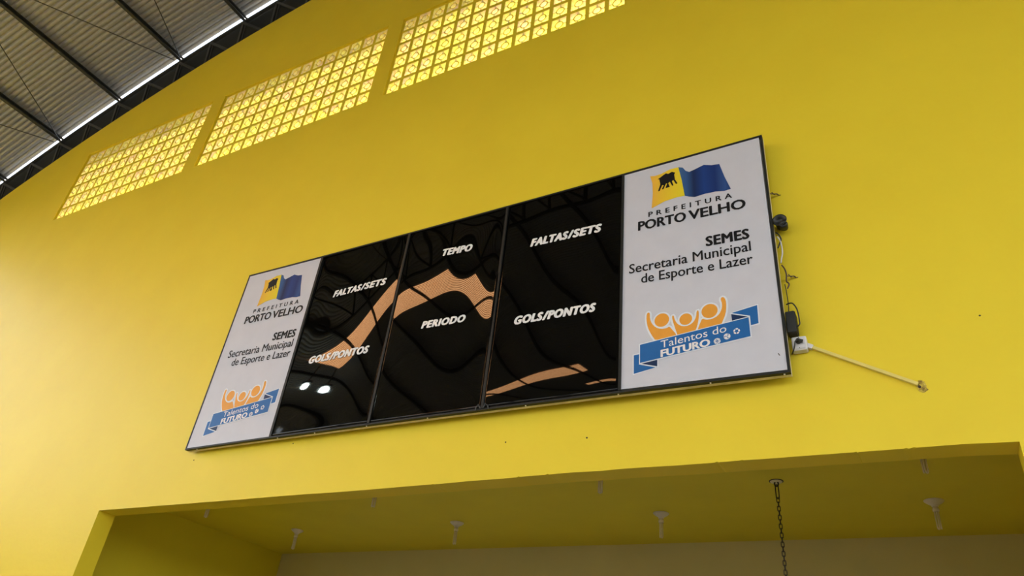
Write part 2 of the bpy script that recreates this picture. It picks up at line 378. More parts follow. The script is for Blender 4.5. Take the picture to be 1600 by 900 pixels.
vl = ['leftmost of the three yellow perforated block vent screens, nearest the roof edge',
      'middle of the three yellow perforated block vent screens high in the wall',
      'rightmost of the three yellow perforated block vent screens, cut off by the photo top']
for (a, b), l in zip(vents, vl): vent(a, b, l)

# ------------------------------------------------------------------ scoreboard
TL, YW, TB, BZ0 = .006, -.007, .25, 4.827
import builtins
def by(x, z, out=0): return 10 - TB + TL*(z-BZ0) + YW*(x+7.7) - out/S
def BP(x, z, out=0): return P(x, by(x, z, out), z)          # out in metres, towards the hall
def ztop(x): return 9.482 - .04*(1-((x+7.6)/6.3)**2)
def zbot(x): return 4.840 + .035*(1-((x+7.6)/6.3)**2)
def xl(z): return -13.954 + (.051)*(z-4.85)/4.63
def xr_(z): return -1.264 + .006*(z-4.86)/4.63
board = empty('scoreboard', BP(-7.6, 4.85), 'long black scoreboard with white printed end panels mounted on the yellow wall', 'scoreboard')
def outline_pts(ins=0):
    n = 12; pts = []
    for i in range(n): x = -13.954+ins + (12.69-2*ins)*i/n; pts.append((x, zbot(x)+ins))
    x = xr_(4.86)-ins; pts.append((x, zbot(x)+ins)); x = xr_(9.48)-ins
    for i in range(n): xx = xr_(9.48)-ins - (12.645-2*ins)*i/n; pts.append((xx, ztop(xx)-ins))
    pts.append((xl(9.48)+ins, ztop(xl(9.48))-ins))
    return pts
op = outline_pts()
op_in = outline_pts(.035)
def band(name, m_, o0, o1, pts, inner):
    b_ = MB(); n = len(pts); k = len(inner)
    for i in range(n):
        j = (i+1) % n
        A, B_, a, b = pts[i], pts[j], inner[i], inner[j]
        b_.quad(BP(*A, o0), BP(*B_, o0), BP(*B_, o1), BP(*A, o1)); b_.quad(BP(*A, o1), BP(*B_, o1), BP(*b, o1), BP(*a, o1))
        b_.quad(BP(*a, o1), BP(*b, o1), BP(*b, o0), BP(*a, o0)); b_.quad(BP(*A, o0), BP(*B_, o0), BP(*b, o0), BP(*a, o0))
    return b_.build(name, m_, board)
band('frame', M['frame'], -.030, .004, op, op_in)
tag(band('back_trim', M['cream'], -.064, -.0305, outline_pts(0), outline_pts(.1)), 'cream metal trim behind the black frame')
bk = MB(); pts = outline_pts(.06); n = len(pts)
bk.add([BP(*p, -.072) for p in pts]+[BP(*p, -.02) for p in pts], [tuple(range(n)), tuple(range(n, 2*n))[::-1]]+[(i, (i+1)%n, n+(i+1)%n, n+i) for i in range(n)])
bk.build('back_case', M['frame'], board)
for x in (-13.4, -11.4, -8.8, -6.35, -3.8, -1.75):
    for z in (5.3, 9.0): MB().box(P(x-.08, by(x, z, -.073), z-.12), P(x+.08, 9.998, z+.12)).build('wall_bracket', M['frame'], board)

# text: built-in typeface turned into flat mesh, fitted to a baseline, width and capital height
_H = {}
def text_mesh(body, bold=0, space=1.0):
    cu = bpy.data.curves.new('t', 'FONT'); cu.body = body; cu.offset = bold; cu.space_character = space; cu.resolution_u = 3; cu.fill_mode = 'FRONT' if hasattr(cu, 'fill_mode') else cu.fill_mode
    o = bpy.data.objects.new('t', cu); C.objects.link(o); dg = bpy.context.evaluated_depsgraph_get(); dg.update()
    me = bpy.data.meshes.new_from_object(o.evaluated_get(dg)); V = [v.co.copy() for v in me.vertices]; F = [tuple(p.vertices) for p in me.polygons]
    bpy.data.objects.remove(o); bpy.data.curves.remove(cu); bpy.data.meshes.remove(me)
    return V, F
def caps(bold):
    if bold not in _H:
        V, _ = text_mesh('H', bold); _H[bold] = (min(v.y for v in V), max(v.y for v in V))
    return _H[bold]
def lettering(body, p0, p1, cap, parent, m_, bold=0, space=1.0, slant=0, hfn=None, out=.0022, name='lettering'):
    y0, y1 = caps(0)
    if isinstance(body, list):
        V, F = [], []
        for txt, f0, f1 in body:
            v2, f2 = text_mesh(txt, 0, space); a_, b2 = min(v.x for v in v2), max(v.x for v in v2); n_ = len(V)
            V += [Vector((f0*10+(v.x-a_)/(b2-a_)*(f1-f0)*10, max(v.y, y0-.01), 0)) for v in v2]; F += [tuple(i+n_ for i in f) for f in f2]
    else: V, F = text_mesh(body, 0, space)
    xa, xb = min(v.x for v in V), max(v.x for v in V)
    sx = 1/(xb-xa); sy = cap/(y1-y0); b_ = MB(); L = p1[0]-p0[0]-slant*cap
    bw = bold*cap                      # stroke weight added by overlaying shifted outlines
    L -= 2*bw; sy *= (cap-1.2*bw)/cap
    sh = [(0, 0)] if not bold else [(bw*math.cos(k*math.pi/4), .6*bw*math.sin(k*math.pi/4)) for k in range(8)] + [(0, 0)]
    for si, (ox, oz) in enumerate(sh):
        vs = []
        for v in V:
            t = (v.x-xa)*sx; zz = (v.y-y0)*sy + .6*bw
            x = p0[0] + bw + L*t + slant*zz + ox; z = p0[1] + (p1[1]-p0[1])*t + zz + oz
            vs.append(BP(x, z, (hfn(x, z)*S if hfn else 0)+out+si*.00006))
        b_.add(vs, F)
    return b_.build(name, m_, parent)
def plate(name, pts, m_, parent, out=.002, dx=0, dz=0):
    b_ = MB(); n = len(pts); P_ = [(x+dx, z+dz) for x, z in pts]
    b_.add([BP(x, z, out) for x, z in P_] , [tuple(range(n))])
    o = b_.build(name, m_, parent)
    import bmesh
    bm = bmesh.new(); bm.from_mesh(o.data); bmesh.ops.triangulate(bm, faces=bm.faces, ngon_method='EAR_CLIP'); bm.to_mesh(o.data); bm.free(); return o
def smoothpts(pts, it=1):
    for _ in range(it):
        q = []
        for i in range(len(pts)):
            a, b = pts[i], pts[(i+1) % len(pts)]; q += [(a[0]*.75+b[0]*.25, a[1]*.75+b[1]*.25), (a[0]*.25+b[0]*.75, a[1]*.25+b[1]*.75)]
        pts = q
    return pts
def ell(cx, cz, rx, rz, n=24, rot=0):
    return [(cx+rx*math.cos(t)*math.cos(rot)-rz*math.sin(t)*math.sin(rot), cz+rx*math.cos(t)*math.sin(rot)+rz*math.sin(t)*math.cos(rot)) for t in [2*math.pi*k/n for k in range(n)]]
YELF = [(-3.298,9.209),(-3.208,9.188),(-3.084,9.197),(-2.922,9.251),(-2.762,9.249),(-2.707,8.911),(-2.664,8.533),(-2.808,8.544),(-3.028,8.521),(-3.274,8.43),(-3.249,8.78),(-3.257,9.023)]
BLUF = [(-2.762,9.249),(-2.68,9.21),(-2.628,9.112),(-2.565,9.066),(-2.464,9.091),(-2.299,9.141),(-2.16,9.085),(-2.024,9.067),(-1.951,8.737),(-1.862,8.433),(-1.97,8.423),(-2.121,8.456),(-2.312,8.466),(-2.489,8.448),(-2.576,8.484),(-2.664,8.533),(-2.707,8.911)]
ICO = [(-3.155,9.082),(-3.037,9.156),(-2.995,9.178),(-2.952,9.151),(-2.886,9.177),(-2.821,9.138),(-2.841,9.096),(-2.831,8.977),(-2.785,8.866),(-2.815,8.857),(-2.862,8.968),(-2.887,8.947),(-2.86,8.843),(-2.884,8.839),(-2.928,8.949),(-2.956,8.923),(-2.93,8.83),(-3.001,8.818),(-3.008,8.832),(-2.975,8.929),(-2.999,8.925),(-3.051,8.806),(-3.079,8.82),(-3.041,8.903),(-3.069,8.917),(-3.121,8.791),(-3.151,8.791),(-3.106,8.948),(-3.123,9.071)]
P1 = [(-3.372,6.22),(-3.345,6.248),(-3.316,6.226),(-3.318,6.116),(-3.284,6.018),(-3.224,5.938),(-3.134,5.888),(-3.034,5.891),(-2.994,5.917),(-2.94,5.83),(-2.89,5.76),(-2.89,5.71),(-3.216,5.68),(-3.296,5.817),(-3.356,5.963),(-3.376,6.104)]
P2 = [(-2.947,6.099),(-2.92,6.106),(-2.903,6.012),(-2.856,5.924),(-2.779,5.872),(-2.682,5.869),(-2.603,5.92),(-2.557,6.011),(-2.548,6.11),(-2.515,6.124),(-2.515,6.003),(-2.532,5.896),(-2.571,5.772),(-2.6,5.74),(-2.86,5.71),(-2.87,5.739),(-2.906,5.878),(-2.942,6.02)]
P3 = [(-2.167,6.267),(-2.119,6.29),(-2.085,6.228),(-2.08,6.115),(-2.101,5.965),(-2.155,5.845),(-2.175,5.79),(-2.542,5.75),(-2.542,5.777),(-2.499,5.889),(-2.464,5.96),(-2.412,5.921),(-2.318,5.916),(-2.222,5.956),(-2.162,6.043),(-2.14,6.149)]
HEADS = [(-3.118,6.054,.122,.125,-.1),(-2.727,5.995,.103,.105,-.1),(-2.345,6.070,.127,.128,-.1)]
BAND = [(-3.484,5.661),(-1.764,5.839),(-1.759,5.511),(-3.483,5.334)]
LT = [(-3.589,5.487),(-3.500,5.495),(-3.500,5.315),(-3.201,5.222),(-3.586,5.158)]
LF = [(-3.46,5.318),(-3.2,5.348),(-3.201,5.232)]
RT = [(-2.014,5.965),(-1.623,6.03),(-1.627,5.711),(-1.74,5.696),(-1.742,5.866),(-1.77,5.870)]
RF = [(-2.016,5.945),(-1.775,5.855),(-2.012,5.828)]
def grow(pts, d):
    cx = sum(p[0] for p in pts)/len(pts); cz = sum(p[1] for p in pts)/len(pts); n = len(pts); q = []
    area = sum(pts[i][0]*pts[(i+1)%n][1]-pts[(i+1)%n][0]*pts[i][1] for i in range(n)); sg = 1 if area > 0 else -1
    for i in range(n):
        a, b, c = Vector(pts[i-1]), Vector(pts[i]), Vector(pts[(i+1)%n])
        e1, e2 = (b-a).normalized(), (c-b).normalized(); n1, n2 = Vector((e1.y, -e1.x))*sg, Vector((e2.y, -e2.x))*sg
        nn = (n1+n2); nn = nn.normalized() if nn.length > .2 else n1; q.append((b.x+nn.x*d, b.y+nn.y*d))
    return q
def banner(dx, dz, rect, label):
    b_ = MB(); (x0, z0), (x1, z1), (x2, z2), (x3, z3) = rect
    n = 6; fr = []
    for o_ in (.0, -.02):
        for i in range(n+1):
            t = i/n; fr += [(x3+(x2-x3)*t, z3+(z2-z3)*t, o_), (x0+(x1-x0)*t, z0+(z1-z0)*t, o_)]
    vs = [BP(*p) for p in fr]; k = 2*(n+1); fs = []
    for i in range(n): fs += [(2*i, 2*i+2, 2*i+3, 2*i+1), (k+2*i, k+2*i+1, k+2*i+3, k+2*i+2), (2*i, k+2*i, k+2*i+2, 2*i+2), (2*i+1, 2*i+3, k+2*i+3, k+2*i+1)]
    fs += [(0, 1, k+1, k), (2*n, k+2*n, k+2*n+1, 2*n+1)]
    b_.add(vs, fs); pn = tag(b_.build('banner_panel', M['board'], board), label)
    fe = tag(plate('flag_emblem', smoothpts(YELF, 0), M['flagyellow'], pn, .0018, dx, dz), 'yellow half of the waving flag emblem')
    tag(plate('flag_emblem', BLUF, M['flagblue'], pn, .0018, dx, dz), 'blue half of the waving flag emblem')
    tag(plate('building_emblem', ICO, M['ink'], pn, .0026, dx, dz), 'black stilt building silhouette on the flag')
    L = lambda s, p0, p1, cap, m_=M['ink'], **k: tag(lettering(s, (p0[0]+dx, p0[1]+dz), (p1[0]+dx, p1[1]+dz), cap, pn, m_, **k), 'lettering reading ' + s)
    if not dx: plate('smudge', [(-1.405, 5.16), (-1.392, 5.165), (-1.375, 5.125), (-1.385, 5.12)], M['speck'], pn, .0015)
    L('PREFEITURA', (-3.336, 8.247), (-1.853, 8.232), .112, bold=.04, space=1.7)
    L('PORTO', (-3.53, 7.985), (-2.655, 7.966), .208, bold=.05); L('VELHO', (-2.615, 7.965), (-1.642, 7.945), .208, bold=.05)
    L('SEMES', (-2.344, 7.325), (-1.632, 7.305), .205, bold=.062, space=1.08)
    L('Secretaria Municipal', (-3.688, 7.094), (-1.628, 7.058), .195, bold=.018)
    L('de Esporte e Lazer', (-3.468, 6.85), (-1.618, 6.808), .19, bold=.018)
    halo = MB()
    E = dict(dx=dx, dz=dz)
    for i, p in enumerate((smoothpts(P1), smoothpts(P2), smoothpts(P3))):
        plate('print_outline', grow(p, .03), M['halo'], pn, .0010+.00005*i, **E)
    for i, p in enumerate((BAND, LT, RT, LF)): plate('print_outline', grow(p, .026), M['halo'], pn, .0012+.00005*i, **E)
    for h in HEADS: plate('print_outline', ell(h[0], h[1], h[2]+.028, h[3]+.028), M['halo'], pn, .0014, **E)
    for i, p in enumerate((P1, P2, P3)): tag(plate('figure_emblem', smoothpts(p), M['orange'], pn, .0018+.00005*i, **E), 'orange raised-arms body shape')
    for h in HEADS: tag(plate('figure_emblem', ell(*h[:4]), M['orange'], pn, .0022, **E), 'orange round head shape')
    for p in (LT, RT): tag(plate('ribbon_emblem', p, M['blue'], pn, .0020, **E), 'blue ribbon tail')
    for p in (LF, RF): tag(plate('ribbon_emblem', p, M['navy'], pn, .0024, **E), 'dark navy ribbon fold')
    plate('print_outline', grow(BAND, .016), M['halo'], pn, .0026, **E)
    # thin white fold lines
    for p, q in (((-3.50, 5.318), (-3.215, 5.222)), ((-2.02, 5.957), (-1.762, 5.862))):
        d = Vector((q[0]-p[0], q[1]-p[1])).normalized(); nn = Vector((-d.y, d.x))*.008
        plate('print_outline', [(p[0]+nn.x, p[1]+nn.y), (q[0]+nn.x, q[1]+nn.y), (q[0]-nn.x, q[1]-nn.y), (p[0]-nn.x, p[1]-nn.y)], M['halo'], pn, .0028, **E)
    tag(plate('ribbon_emblem', BAND, M['blue'], pn, .0031, **E), 'blue ribbon band')
    L('Talentos do', (-3.140, 5.540), (-2.105, 5.650), .130, M['letter'], bold=0, out=.0040)
    L('FUTURO', (-3.145, 5.378), (-2.361, 5.450), .13, M['letter'], bold=.07, out=.0040)
    # three sports balls
    balls = ((-2.255, 5.512), (-2.103, 5.567), (-1.955, 5.632)); R = .052
    for bi, (cx, cz) in enumerate(balls):
        if bi < 2:
            tag(plate('ball_emblem', ell(cx, cz, R, R), M['letter'], pn, .0040, **E), ('white basketball symbol', 'white volleyball symbol')[bi])
            lines = MB()
            def seg(p, q, wd=.006):
                d = Vector((q[0]-p[0], q[1]-p[1])).normalized(); nn = Vector((-d.y, d.x))*wd
                lines.add([BP(a[0]+s_*nn.x+dx, a[1]+s_*nn.y+dz, .0045) for a, s_ in ((p, 1), (q, 1), (q, -1), (p, -1))], [(0,1,2,3)])
            if bi == 0:
                for a_ in (.3, .3+math.pi/2): seg((cx-R*math.cos(a_), cz-R*math.sin(a_)), (cx+R*math.cos(a_), cz+R*math.sin(a_)), .004)
                for s_ in (-1, 1):
                    pr = None
                    for t in range(7):
                        a_ = -1+t/3; x, z = s_*(R*1.0-.042*math.cos(a_)), R*.85*math.sin(a_); c_, d_ = math.cos(.3), math.sin(.3)
                        pt = (cx+x*c_-z*d_, cz+x*d_+z*c_)
                        if pr: seg(pr, pt, .003)
                        pr = pt
            else:
                for k in range(3):
                    a_ = k*2*math.pi/3+.4
                    for off in (0, .35):
                        pr = None
                        for t in range(5):
                            rr = R*t/4; pt = (cx+rr*math.cos(a_+off+t*.16), cz+rr*math.sin(a_+off+t*.16))
                            if pr and (t > 1 or off == 0): seg(pr, pt, .003)
                            pr = pt
            lines.build('ball_seam', M['blue'], pn)
        else:
            pt = MB()
            for (a_, r_i) in ((.2, .7), (1.45, .75), (2.7, .7), (3.95, .75), (5.2, .7)):
                c_ = (cx+R*r_i*math.cos(a_), cz+R*r_i*math.sin(a_))
                pp = ell(c_[0], c_[1], .022, .014, 8, a_+math.pi/2); pt.add([BP(x+dx, z+dz, .004) for x, z in pp], [tuple(range(8))])
            tag(pt.build('ball_emblem', M['letter'], pn), 'white football symbol')
banner(0, 0, [(-3.812,9.41),(-1.313,9.441),(-1.296,4.888),(-3.80,4.921)], 'white printed panel at the right end')
banner(-9.93, -.035, [(-13.875,9.44),(-11.467,9.41),(-11.412,4.885),(-13.925,4.88)], 'white printed panel at the left end')

# black acrylic display panels, slightly warped as the real ones are
WARP = {1: [-0.0106, -0.005109, 0.002306, -0.0002345, -0.0003309, 0.0008928, -0.0001524, 0.01539, 0.006413, -0.0009714, -0.002481, 0.0004702, 0.001047, -0.0003154, -0.003898, 7.575e-05, 0.002342, -0.0007153, -0.001022, 0.0006433, -0.004842, 0.0001716, 0.001165, 0.0002903, -0.0006267, -0.0005746, 0.0007503, 7.626e-05, -4.652e-05, 0.0002286, 0.0001855, -3.727e-06, 0.0001959, -0.0006908, 0.0001161], 2: [-0.006164, -0.008364, -0.001675, 0.003383, 0.001326, -0.0007563, -0.0007603, -0.003454, -0.004576, 1.432e-05, 0.001167, 0.0004303, -0.0005814, -0.0003842, 0.009099, -0.001329, -0.00202, 0.0007153, 0.000597, -0.0002178, 0.005786, 0.0005871, -0.001768, -0.0005362, 0.0004243, 0.001481, 0.0006639, -0.000286, -0.0004117, -0.0002627, -0.0002891, 0.0001804, -0.0007879, -0.0005725, -0.0001527], 3: [-0.01135, 0.002124, 0.001681, -0.002287, 0.001838, -0.0009941, 0.0002577, -0.0003016, 0.0008857, -0.001052, 0.0005876, -0.0001256, -0.0002688, 0.0004688, -0.0006173, -3.358e-05, 0.0004906, -0.0004766, 0.0002097, 9.825e-05, 0.001039, -0.0003277, -0.0002461, 0.0001878, 0.0001504, -0.0007771, 0.0002049, 0.0002695, -0.000384, -0.0004275, 6.587e-05, -0.0001129, 0.0003228, -0.0001391, 0.0001977]}
NB = 7
IDX = [(i, j) for i in range(NB+1) for j in range(NB+1) if 1 <= i+j <= NB]
def cheb(t): 
    T = [1, t]
    for k in range(2, NB+1): T.append(2*t*T[-1]-T[-2])
    return T
def warp(k, x0, x1):
    c = WARP[k]
    def h(x, z):
        U, W_ = cheb((x-(x0+x1)/2)/((x1-x0)/2)), cheb((z-7.15)/2.27)
        return sum(ci*U[i]*W_[j] for ci, (i, j) in zip(c, IDX))
    return h
HF = {}
for k, (x0, x1), lab in ((1, (-11.40, -8.86), 'left black glossy display panel'), (2, (-8.83, -6.36), 'middle black glossy display panel'), (3, (-6.33, -3.84), 'right black glossy display panel')):
    h = warp(k, x0, x1); HF[k] = h; nx, nz = 56, 96; b_ = MB()
    for o_ in (0, 1):
        for j in range(nz+1):
            for i in range(nx+1):
                x = x0+(x1-x0)*i/nx; zb = zbot(x)+.041; zt = ztop(x)-.022; z = zb+(zt-zb)*j/nz
                b_.v.append(tuple(BP(x, z, h(x, z)*S - .004*o_)))
    N1 = (nx+1)*(nz+1)
    for j in range(nz):
        for i in range(nx):
            a = j*(nx+1)+i; b_.f.append((a, a+1, a+nx+2, a+nx+1)); b_.mi.append(0); b_.f.append((N1+a+nx+1, N1+a+nx+2, N1+a+1, N1+a)); b_.mi.append(0)
    edge = [i for i in range(nx+1)] + [j*(nx+1)+nx for j in range(1, nz+1)] + [nz*(nx+1)+i for i in range(nx-1, -1, -1)] + [j*(nx+1) for j in range(nz-1, 0, -1)]
    for q in range(len(edge)):
        a, c_ = edge[q], edge[(q+1) % len(edge)]; b_.f.append((a, N1+a, N1+c_, c_)); b_.mi.append(0)
    pn = tag(b_.build('display_panel', M['acrylic'], board, smooth=True), lab)
    FS = [('FALTAS', 0, .525), ('/', .555, .60), ('SETS', .625, 1)]; GP = [('GOLS', 0, .35), ('/', .375, .42), ('PONTOS', .44, 1)]
    L = lambda s, p0, p1, cap: tag(lettering({'FALTAS/SETS': FS, 'GOLS/PONTOS': GP}.get(s, s), p0, p1, cap, pn, M['letter'], bold=.095, space=1.14, slant=.2, hfn=h, out=.003), 'white lettering reading ' + s)
    if k == 1: L('FALTAS/SETS', (-10.735, 8.135), (-9.20, 8.125), .175); L('GOLS/PONTOS', (-10.91, 6.477), (-9.235, 6.461), .178)
    if k == 2: L('TEMPO', (-7.875, 8.535), (-7.09, 8.500), .18); L('PERIODO', (-8.02, 6.80), (-6.975, 6.78), .165)
    if k == 3: L('FALTAS/SETS', (-5.73, 8.215), (-4.225, 8.18), .19); L('GOLS/PONTOS', (-5.91, 6.487), (-4.27, 6.455), .18)
# divider bars
for (xt, xb, wt) in ((-11.432, -11.398, .03), (-8.86, -8.84, .026), (-6.36, -6.335, .026), (-3.83, -3.817, .022)):
    b_ = MB(); vs = []
    for o_ in (-.01, .010 if wt < .03 else .006):
        vs += [BP(xb-wt, 4.9, o_), BP(xb+wt, 4.9, o_), BP(xt+wt, 9.41, o_), BP(xt-wt, 9.41, o_)]
    b_.add(vs, [(0,1,2,3),(7,6,5,4),(0,4,5,1),(1,5,6,2),(2,6,7,3),(3,7,4,0)]); b_.build('divider_bar', M['frame'], board)
# small screws in the lower trim and bent clips at one divider
sc_ = MB()
for x in (-13.6, -11.2, -10.2, -8.9, -7.5, -5.5, -3.85, -2.4, -1.35):
    sc_.lathe(BP(x, zbot(x)-.004, -.012), [(.004, -.006), (.006, -.003), (.006, .002)], 8)
sc_.build('screw', M['cream'], board)
cl = MB()
for s_ in (-1, 1): cl.tube([BP(-6.335+s_*.03, 4.90, .012), BP(-6.335+s_*.07, 4.97, .018), BP(-6.335+s_*.12, 4.93, .014), BP(-6.335+s_*.13, 4.88, .006)], .005, 6)
cl.build('clip', M['steel2'], board)

# ------------------------------------------------------------------ things fixed beside the scoreboard
# horn: black round siren body poking out beside the right edge
hp = P(-1.155, 9.86, 7.575); hn = empty('siren_horn', hp, 'black round siren horn on the wall beside the upper right board edge', 'siren')
MB().lathe(hp, [(.028, .05), (.034, .03), (.036, -.01), (.048, -.04), (.05, -.045), (.042, -.045), (.03, -.02), (.01, -.015)], 24, 'y').build('horn_body', M['black'], hn, smooth=True)
MB().lathe(hp+Vector((.02, 0, -.035)), [(.01, .02), (.026, .015), (.03, -.03), (.024, -.045), (.015, -.04)], 20, 'y').build('horn_driver', M['black'], hn, smooth=True)
MB().box(hp+Vector((-.02, .045, -.012)), hp+Vector((.01, .0625, .012))).build('mounting_bracket', M['steel'], hn)
# bent iron hooks
for (x, z, lab) in ((-1.19, 8.267, 'small bent iron hook in the wall above the siren horn'), (-1.10, 6.577, 'small bent iron hook in the wall below the siren horn')):
    p = P(x, 10, z); b_ = MB()
    b_.tube([p+Vector(v) for v in ((-.03, -.05, -.004), (-.02, -.04, .0), (-.005, -.03, .002), (.012, -.02, .006), (.02, .001, .008))], .004, 6)
    b_.tube([p+Vector(v) for v in ((-.02, -.045, .012), (-.006, -.03, -.006), (.006, -.018, .01), (.022, -.008, -.002), (.034, .001, .004))], .003, 6)
    tag(b_.build('wall_hook', M['wire'], base=p), lab, 'hook')
def cable(pts, r, lab, m_='wire', nm='loose_cable'):
    pts = [P(*p) for p in pts]; q = []
    for i in range(len(pts)-1):
        p0, p1, p2, p3 = pts[max(i-1, 0)], pts[i], pts[i+1], pts[min(i+2, len(pts)-1)]
        for k in range(6):
            t = k/6; q.append(.5*((2*p1) + (p2-p0)*t + (2*p0-5*p1+4*p2-p3)*t*t + (3*p1-p0-3*p2+p3)*t**3))
    q.append(pts[-1]); o = MB().tube(q, r, 8).build(nm, M[m_], base=pts[0], smooth=True); return tag(o, lab, 'cable')
cable([(-1.245, 9.84, 7.402), (-1.200, 9.84, 7.343), (-1.180, 9.86, 7.264), (-1.210, 9.86, 7.185), (-1.240, 9.86, 7.106)], .005, 'black cable loop just under the siren horn', 'black')
cable([(-1.230, 9.85, 7.324), (-1.190, 9.86, 7.205), (-1.185, 9.86, 7.008), (-1.210, 9.86, 6.889), (-1.225, 9.86, 6.810)], .005, 'pale grey cable down the right board edge below the siren', 'plast')
cable([(-1.220, 9.86, 6.771), (-1.185, 9.86, 6.692), (-1.170, 9.87, 6.593), (-1.180, 9.87, 6.465), (-1.150, 9.88, 6.415), (-1.180, 9.88, 6.337)], .005, 'tangled brown cable beside the lower iron hook')
cable([(-1.210, 9.87, 6.415), (-1.200, 9.88, 6.218), (-1.200, 9.88, 6.021), (-1.210, 9.88, 5.902)], .003, 'thin dark cable running down to the black power supply', 'black')
# power supply
pp = P(-1.17, 10, 5.52); ps = empty('power_supply', pp, 'black power supply box on the wall above the white socket box', 'power supply')
MB().box(pp+Vector((-.035, -.10, 0)), pp+Vector((.022, -.012, .155))).build('case', M['black'], ps, bevel=.005)
fins = MB()
for k in range(5): fins.box(pp+Vector((.022, -.095+k*.017, .006)), pp+Vector((.026, -.087+k*.017, .149)))
fins.build('cooling_fin', M['black'], ps)
MB().box(pp+Vector((-.03, -.012, .03)), pp+Vector((.018, .0, .12))).build('mounting_plate', M['steel'], ps)
cable([(-1.22, 9.82, 6.02), (-1.17, 9.80, 6.02), (-1.12, 9.78, 5.99), (-1.075, 9.79, 5.88), (-1.065, 9.80, 5.7), (-1.07, 9.80, 5.64), (-1.11, 9.80, 5.60)], .0045, 'black cable looping over the black power supply', 'black')
# white socket box
sp = P(-1.12, 10, 5.36); so = empty('socket_box', sp, 'white surface socket box under the black power supply', 'socket')
MB().box(sp+Vector((-.045, -.055, -.045)), sp+Vector((.045, .0, .055))).build('box_body', M['plast'], so, bevel=.008)
MB().box(sp+Vector((-.036, -.060, -.036)), sp+Vector((.036, -.0545, .046))).build('face_plate', M['plast'], so, bevel=.003)
hl = MB()
for dz in (.043, -.030): hl.lathe(sp+Vector((0, -.0605, dz)), [(.003, .001), (.003, -.0008)], 10, 'y')
hl.build('screw', M['black'], so)
pl = MB(); pl.lathe(sp+Vector((-.002, -.062, .012)), [(.017, .0), (.016, -.02), (.009, -.034)], 16, 'y'); pl.bar(sp+Vector((-.002, -.085, .012)), sp+Vector((.026, -.078, .002)), .012, .02)
po = pl.build('plug', M['black'], base=sp+Vector((0, -.07, 0)), smooth=False); tag(po, 'black plug in the white socket box', 'plug')
b_ = MB(); q = [sp+Vector(v) for v in ((-.004, -.094, .012), (-.018, -.096, .0), (-.024, -.092, -.03), (-.034, -.085, -.055), (-.05, -.06, -.07))]
b_.tube(q, .004, 8).build('power_cord', M['black'], po, smooth=True)
# conduit
c0, c1 = P(-1.0, 9.965, 5.345), P(.262, 9.965, 4.565)
cd = empty('wall_conduit', (c0+c1)/2, 'thin pale conduit running diagonally from socket box to hole in wall', 'conduit')
MB().bar(c0, c1, .020, .022, (0,1,0)).build('conduit_bar', M['conduit'], cd, bevel=.002)
tag(MB().bar(c0+Vector((-.045, 0, .028)), c0+Vector((.02, 0, -.0125)), .03, .03, (0,1,0)).build('coupling', M['plast'], cd, bevel=.003), 'white plastic coupling')
# chipped plaster hole
hc = P(.30, 9.996, 4.55); random.seed(8)
def blob(c, rx, rz, n, yo, jag=.35): return [c+Vector((rx*(1+random.uniform(-jag, jag))*math.cos(2*math.pi*k/n), yo, rz*(1+random.uniform(-jag, jag))*math.sin(2*math.pi*k/n))) for k in range(n)]
b_ = MB(); R = blob(hc, .030, .038, 18, 0); R2 = [hc+(p-hc)*.55+Vector((0, -.012, 0)) for p in R]; n = 18
b_.add([p+Vector((0, .0012, 0)) for p in R]+R2+[hc+Vector((0, -.004, 0))], [(i, (i+1)%n, n+(i+1)%n, n+i) for i in range(n)]+[(n+i, n+(i+1)%n, 2*n) for i in range(n)])
hole = tag(b_.build('plaster_hole', M['chip'], base=hc), 'ragged brown chipped plaster hole at the lower end of the conduit', 'plaster hole')
b_ = MB(); b_.lathe(hc+Vector((-.012, -.014, -.008)), [(.009, .003), (.007, -.002)], 10, 'y'); b_.build('hole_core', M['speck'], hole)
# small holes and specks in the wall
def rim(a): return a
for (x, z, r, lab) in ((-5.955, 4.356, .006, 'left'), (-4.467, 4.292, .007, 'right'), (-10.937, 4.792, .006, ''), (-13.829, 4.674, .006, ''), (1.155, 5.469, .006, 'far')):
    p = P(x, 9.998, z); b_ = MB().lathe(p, [(r, .0008), (r*.8, -.002), (r*.3, -.003)], 8, 'y')
    tag(b_.build('nail_hole', M['speck'], base=p), {'far': 'dark nail hole alone at far right, up and right of the plaster hole', 'left': 'dark nail hole left of centre between board and recess', 'right': 'dark nail hole below the right display panel', '': 'dark nail hole just below the left board end'}[lab] if x > -13 else 'dark nail hole below the lower left board corner', 'nail hole')

# ------------------------------------------------------------------ recess fittings
def lamp(x, y, label, ang):
    b0 = P(x, y, CZ); t_ = empty('ceiling_lamp', b0, label, 'lamp', 'bare bulb lamps on the recess ceiling')
    MB().lathe(b0, [(.073, .0), (.073, -.006), (.060, -.018), (.036, -.032), (.026, -.040), (.024, -.05)], 28).build('rosette', M['porcelain'], t_, smooth=True)
    MB().lathe(b0, [(.018, -.048), (.018, -.060), (.024, -.064), (.025, -.082), (.022, -.088)], 20).build('bulb_base', M['glasst'], t_, smooth=True)
    tb = MB(); L = .125
    for k in range(3):
        a = ang + k*2*math.pi/3; c_ = Vector((math.cos(a), math.sin(a), 0)); d = Vector((-math.sin(a), math.cos(a), 0)); o_ = b0 + c_*.0125
        pts = [o_ + d*.008 + Vector((0, 0, -.086)), o_ + d*.008 + Vector((0, 0, -.086-L))]
        pts += [o_ + d*(.008*math.cos(t)) + Vector((0, 0, -.086-L-.010*math.sin(t))) for t in (.6, 1.2, 1.57, 1.95, 2.55)]
        pts += [o_ - d*.008 + Vector((0, 0, -.086-L)), o_ - d*.008 + Vector((0, 0, -.086))]
        tb.tube(pts, .0052, 8)
    tb.build('bulb_tube', M['glasst'], t_, smooth=True)
FX = [-15.1, -9.92, -4.83, .22]
